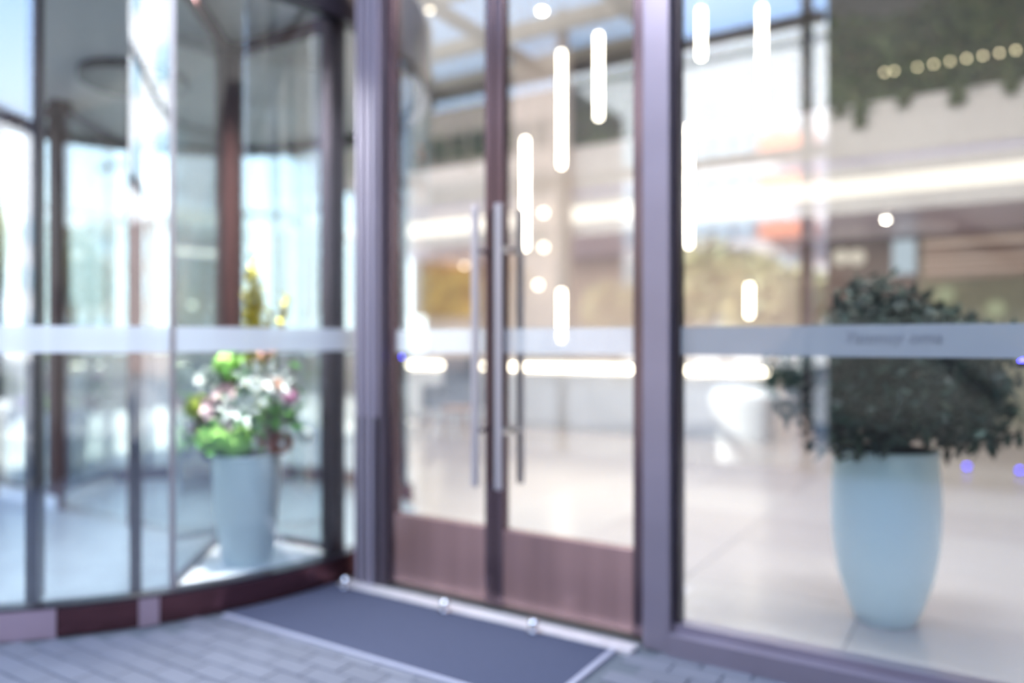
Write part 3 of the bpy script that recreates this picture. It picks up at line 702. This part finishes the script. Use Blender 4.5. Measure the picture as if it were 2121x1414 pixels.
# ---- armchair and side table
def armchair(px, Y):
    p = W(px, 800, Y); t = empty('armchair', (p.x, Y, 0), 0.2); tag(t, 'grey-blue armchair with wooden legs before the reception desk', 'armchair')
    bm = bmesh.new(); bm_box(bm, -0.32, 0.32, -0.30, 0.28, 0.32, 0.46); obj('seat', bm, M['chair'], t, bevel=0.04)
    bm = bmesh.new(); bm_box(bm, -0.32, 0.32, 0.24, 0.36, 0.40, 1.08); obj('backrest', bm, M['chair'], t, bevel=0.04)
    for s in (-1, 1):
        bm = bmesh.new(); bm_box(bm, -0.05, 0.05, -0.28, 0.3, 0.32, 0.66); obj('armrest', bm, M['chair'], t, (s*0.34, 0, 0), bevel=0.03)
        for q in (-0.24, 0.26):
            bm = bmesh.new(); bm_tube(bm, (s*0.30, q, 0), (s*0.27, q*0.9, 0.33), 0.016, 8, 0.022); obj('leg', bm, M['wood'], t)
armchair(940, 9.1)
p = W(948, 850, 8.2); t = empty('side_table', (p.x, 8.2, 0)); tag(t, 'small round brown table in front of the armchair', 'table')
bm = bmesh.new(); bm_lathe(bm, [(0.2, 0.40), (0.22, 0.41), (0.22, 0.43), (0.2, 0.44)], 32); obj('table_top', bm, M['wood'], t)
for k in range(3):
    a = k*2.1; bm = bmesh.new(); bm_tube(bm, (0.2*math.cos(a), 0.2*math.sin(a), 0), (0.1*math.cos(a), 0.1*math.sin(a), 0.41), 0.012, 8); obj('leg', bm, M['wood'], t)
p = W(1290, 735, 10.3)
# ---- greenery along the mezzanine edge
gw = empty('plant_wall', (-5, 11.4, 4.42)); tag(gw, 'wide band of trailing green plants above the mezzanine fascia', 'plants')
def gpt(r):
    x = r.uniform(MX0+0.1, LX1-0.2)+5; z = r.uniform(-0.08, 1.22+0.05*math.sin(x*3)); y = -0.20+0.10*math.sin(x*5+z*6)+r.uniform(-0.12, 0.1)
    return Vector((x, y, z)), (0, -1, 0.2)
o = obj('foliage', leaves_bm(20000, gpt, 0.075, 1.9, 21), M['green'], gw); o['kind'] = 'stuff'
bm = bmesh.new(); bm_box(bm, MX0+5.1, LX1+4.9, 0.0, 0.30, 0.0, 1.15); obj('planter_backing', bm, mat('moss_backing', (0.05, 0.055, 0.03), 0.9), gw)
for px, py in ((1780, 262), (1982, 215), (2095, 190), (1740, 225), (1870, 205), (1320, 250)):
    pt = W(px, 200, 10.93); pb = W(px, py, 10.93); L = max(0.15, 4.45-pb.z); rr = random.Random(px)
    f = lambda q, L=L: (Vector((q.gauss(0, 0.035), q.gauss(0, 0.015), -q.uniform(0, L))), (0, -1, 0.2))
    o = obj('vine', leaves_bm(int(80+90*L), f, 0.06, 1.9, px), M['green'], gw, (pt.x+5, 10.94-11.4, 0.03))
ORD = ['first', 'second', 'third', 'fourth', 'fifth', 'sixth', 'seventh', 'eighth', 'ninth', 'tenth']
for k in range(10):
    px = 1832+k*34-(14 if k == 1 else 0); py = 150-(px-1832)*0.17
    p = W(px, py, 11.05); t = empty('fairy_light', p)
    tag(t, 'golden fairy light in the plant band, %s from the left' % ORD[k], 'light', 'golden fairy lights in the plant band')
    bm = bmesh.new(); bm_ball(bm, (0, 0, 0), 0.018, 2); obj('bulb', bm, M['string'], t)
    bm = bmesh.new(); bm_tube(bm, (0, 0, 0.015), (0, 0.03, 0.06), 0.009, 8); obj('socket', bm, M['wire'], t)

# ================================================================== OUTSIDE, BEHIND THE CAMERA (seen mirrored in the glass)
FY = 7.96; YR = 2*GY-FY
pf = empty('porch_frame', (-6, YR, 0)); S(pf, 'slim dark steel porch frame mirrored in the glass')
for px in (1672, 1166, 850, 617, 512):
    x = R(px, 500, FY).x; wd = 0.05
    box('upright', M['dark'], x-wd, x+wd, YR-0.05, YR+0.05, 0 if px > 0 else 0, 5.2, pf)
zl = R(1390, 350, FY).z; zu = R(1390, 100, FY).z
for z in (zl, zu): box('rail', M['dark'], -14, -1.42, YR-0.05, YR+0.05, z-0.05, z+0.05, pf)
cn = empty('canopy', (-6, 0.6, zu+0.1)); S(cn, 'glass canopy on brown beams over the entrance')
for yb in (YR+0.0, YR+0.95, YR+2.1, YR+3.3, 3.0): box('beam', M['beam'], -9.5, -3.0, yb-0.04, yb+0.04, zu+0.05, zu+0.22, cn)
for xb in (-3.1, -4.7, -6.3, -7.9, -9.5): box('cross_beam', M['beam'], xb-0.035, xb+0.035, YR, 3.05, zu+0.05, zu+0.2, cn)
for xb in (-9.5, -7.9, -6.3, -4.7):
    box('glass_sheet', M['glass_clear'], xb+0.05, xb+1.55, YR, 3.0, zu+0.22, zu+0.232, cn)
S(box('wall_side', M['darkwall'], -1.40, 2.3, YR-0.35, YR, 0, 7.5), 'dark stone wall of the wing beside the entrance')
S(box('wall_right_added', M['darkwall'], 6.8, 7.2, YR-0.35, GY, 0, 7.5), 'unseen dark side wall added to darken the drum reflections')  # unseen wall, added so the drum glass reflects something dark
for z in (3.35, 5.0): box('rail', M['dark'], 2.3, 6.8, YR-0.05, YR+0.05, z-0.05, z+0.05, pf)
db = empty('sky_blocker', (-18, -24, 0)); tag(db, 'added dark block keeping sky reflection off the swing doors', 'building')  # unseen mass added to block mirrored sky in the door glass
q0 = R(868, 300, 30); q1 = R(1176, 300, 30); zt = R(1020, 207, 30).z; zb_ = R(1020, 440, 30).z
box('wall', M['brown'], q0.x, q1.x, q0.y-6, q0.y, 0, zt, db)
for k in range(6):
    xx = q0.x+0.8+k*(q1.x-q0.x-1.5)/6
    for zz in (zt*0.42, zt*0.62, zt*0.80): box('window', M['screen'], xx, xx+0.9, q0.y, q0.y+0.05, zz, zz+1.2, db)
wb = empty('drum_highlight_block', (24, -13, 0)); tag(wb, 'added white block with brown base for a bright strip in the drum glass', 'building')  # unseen sunlit block added to whiten a strip of the drum reflection
box('base', M['brown'], 23, 35, -30, -6, 0, 6.2, wb); box('wall', M['white_ext'], 23.2, 35, -30, -6, 6.2, 19, wb)
for k in range(5):
    for zz in (8.0, 11.4, 14.8): box('window', M['win_ext'], 23.1, 23.25, -28+k*4.4, -26.4+k*4.4, zz, zz+1.5, wb)
S(box('wall_wing', M['beige_ext'], -11.3, -8.32, YR-0.4, YR+0.0, zu+0.04, 8.0), 'beige upper wall of the left wing')

# opposite apartment block
by = 2*GY-46
bl = empty('apartment_block', (-10, by-5, 0)); tag(bl, 'white apartment block with orange balconies mirrored in the glass', 'building')
bx0 = R(1182, 300, 46).x; bx1 = R(1663, 300, 46).x; bh = R(1400, 132, 46).z
box('wall', M['white_ext'], bx0, bx1+8, by-10, by, 0, bh, bl)
box('parapet', M['white_ext'], bx0-0.3, bx1+8.3, by-10.3, by+0.3, bh, bh+0.5, bl)
wm = bmesh.new(); bm_box(wm, -0.8, 0.8, -0.02, 0.10, 0, 1.4); w0 = obj('window', wm, M['win_ext'], bl); first = True
nc = 11
for z in (2.4, 4.9, 7.4, 10.0, 12.6):
    for c in range(nc):
        x = bx0+1.5+c*(bx1-bx0-1.0)/nc
        o = w0 if first else w0.copy()
        if not first: COL.objects.link(o)
        o.parent = bl; o.location = Vector((x, by, z))-bl.location; first = False
for py in (290, 372, 472, 575):
    z = R(1635, py, 45).z
    box('balcony', M['orange_ext'], bx1-2.2, bx1+0.8, by+0.12, by+1.1, z-0.45, z+0.45, bl)
# second, browner block to the left
for i, (x0, x1, yy, h, m, lb) in enumerate([(-75, -52, -30, 11, 'beige_ext', 'low beige building far left mirrored in the drum glass'), (14, 40, -50, 16, 'white_ext', 'pale building far right across the forecourt')]):
    b = empty('building', ((x0+x1)/2, yy, 0)); tag(b, lb, 'building')
    box('wall', M[m], x0, x1, yy-10, yy, 0, h, b); box('roof', M['brown'], x0-0.3, x1+0.3, yy-10.3, yy+0.3, h, h+0.4, b)
    for f in range(3):
        for c in range(7): box('window', M['win_ext'], x0+1.5+c*3, x0+3.2+c*3, yy, yy+0.1, 1.5+f*3.3, 3.2+f*3.3, b)
# trees
def tree(x, y, h, rad, m, label):
    t = empty('tree', (x, y, 0)); tag(t, label, 'tree', 'trees across the forecourt')
    bm = bmesh.new(); bm_tube(bm, (0, 0, -0.06), (0, 0, h*0.6), 0.16, 8, 0.08)
    for k in range(5):
        a = k*1.3; bm_tube(bm, (0, 0, h*0.35+0.1*k), (rad*0.6*math.cos(a), rad*0.6*math.sin(a), h*0.7), 0.05, 6, 0.02)
    obj('trunk', bm, M['bark'], t)
    sd_ = int(abs(x*7+y*3))
    lumps = [(Vector((rr.uniform(-.55, .55)*rad, rr.uniform(-.55, .55)*rad, h*rr.uniform(0.5, 0.86))), rad*rr.uniform(.35, .55)) for rr in [random.Random(sd_)] for _ in range(9)]
    def f(q):
        c, rr2 = lumps[q.randrange(9)]; d = Vector((q.gauss(0, 1), q.gauss(0, 1), q.gauss(0, 1))).normalized()
        return c+d*rr2*q.uniform(0.6, 1.0), d
    o = obj('crown', leaves_bm(2600, f, 0.26, 1.6, sd_), m, t); o['kind'] = 'stuff'
def tr(px, ytop, Yp, rad, m, lb):
    p = R(px, ytop, Yp); tree(p.x, p.y, p.z, rad, m, lb)
tr(1425, 525, 30, 2.6, M['tree'], 'yellow-green tree mirrored beside the purple-grey post')
tr(1505, 505, 38, 2.8, M['tree'], 'yellow-green tree mirrored in the middle of the side window')
tr(1600, 545, 27, 2.3, M['tree'], 'yellow-green tree mirrored near the shrub')
tr(1285, 575, 23, 1.5, M['tree'], 'tree mirrored behind the right swing door')
tr(885, 520, 22, 2.5, M['tree_o'], 'orange tree mirrored in the left swing door')
tr(975, 530, 27, 2.6, M['tree_o'], 'orange tree mirrored beside the left bar handle')
tr(650, 560, 30, 2.4, M['tree'], 'yellow tree mirrored behind the bouquet')
tr(545, 610, 40, 2.2, M['tree'], 'low yellow tree mirrored left of the bouquet')
for k, (x, y, h, m) in enumerate([(-30, -6, 6, 'tree_o'), (-38, -14, 7, 'tree'), (-24, -18, 6.5, 'tree'), (-46, -4, 7.5, 'tree_o'), (8, -30, 7, 'tree')]):
    tree(x, y, h, 2.4, M[m], ['orange tree left along the forecourt edge', 'yellow tree left beyond the orange one', 'yellow tree nearer on the left forecourt', 'orange tree furthest left along the street', 'yellow tree right beyond the dark wall'][k])
# white planters outside the porch
def planter(px, Yp, wd, h, label, bushy):
    p = R(px, 900, Yp); t = empty('planter', (p.x, p.y, -0.06)); tag(t, label, 'planter')
    bm = bmesh.new(); bm_lathe(bm, [(wd*0.40, 0), (wd*0.42, 0.02), (wd*0.44, h*0.45), (wd*0.50, h*0.7), (wd*0.52, h*0.9), (wd*0.46, h)], 40); obj('pot', bm, M['white_ext'], t, smooth='auto')
    f = lambda q: (Vector((q.gauss(0.25 if bushy else 0, wd*0.16), q.gauss(0, wd*0.16), h+abs(q.gauss(0, 0.12)))), (0, 0, 1))
    obj('foliage', leaves_bm(500, f, 0.06, 2.0, 4), M['bush'], t)['kind'] = 'stuff'
planter(1568, 8.75, 1.0, 0.85, 'large white round planter mirrored left of the shrub', True)
planter(1392, 9.2, 0.35, 0.8, 'slim white planter mirrored beside the purple-grey post', False)
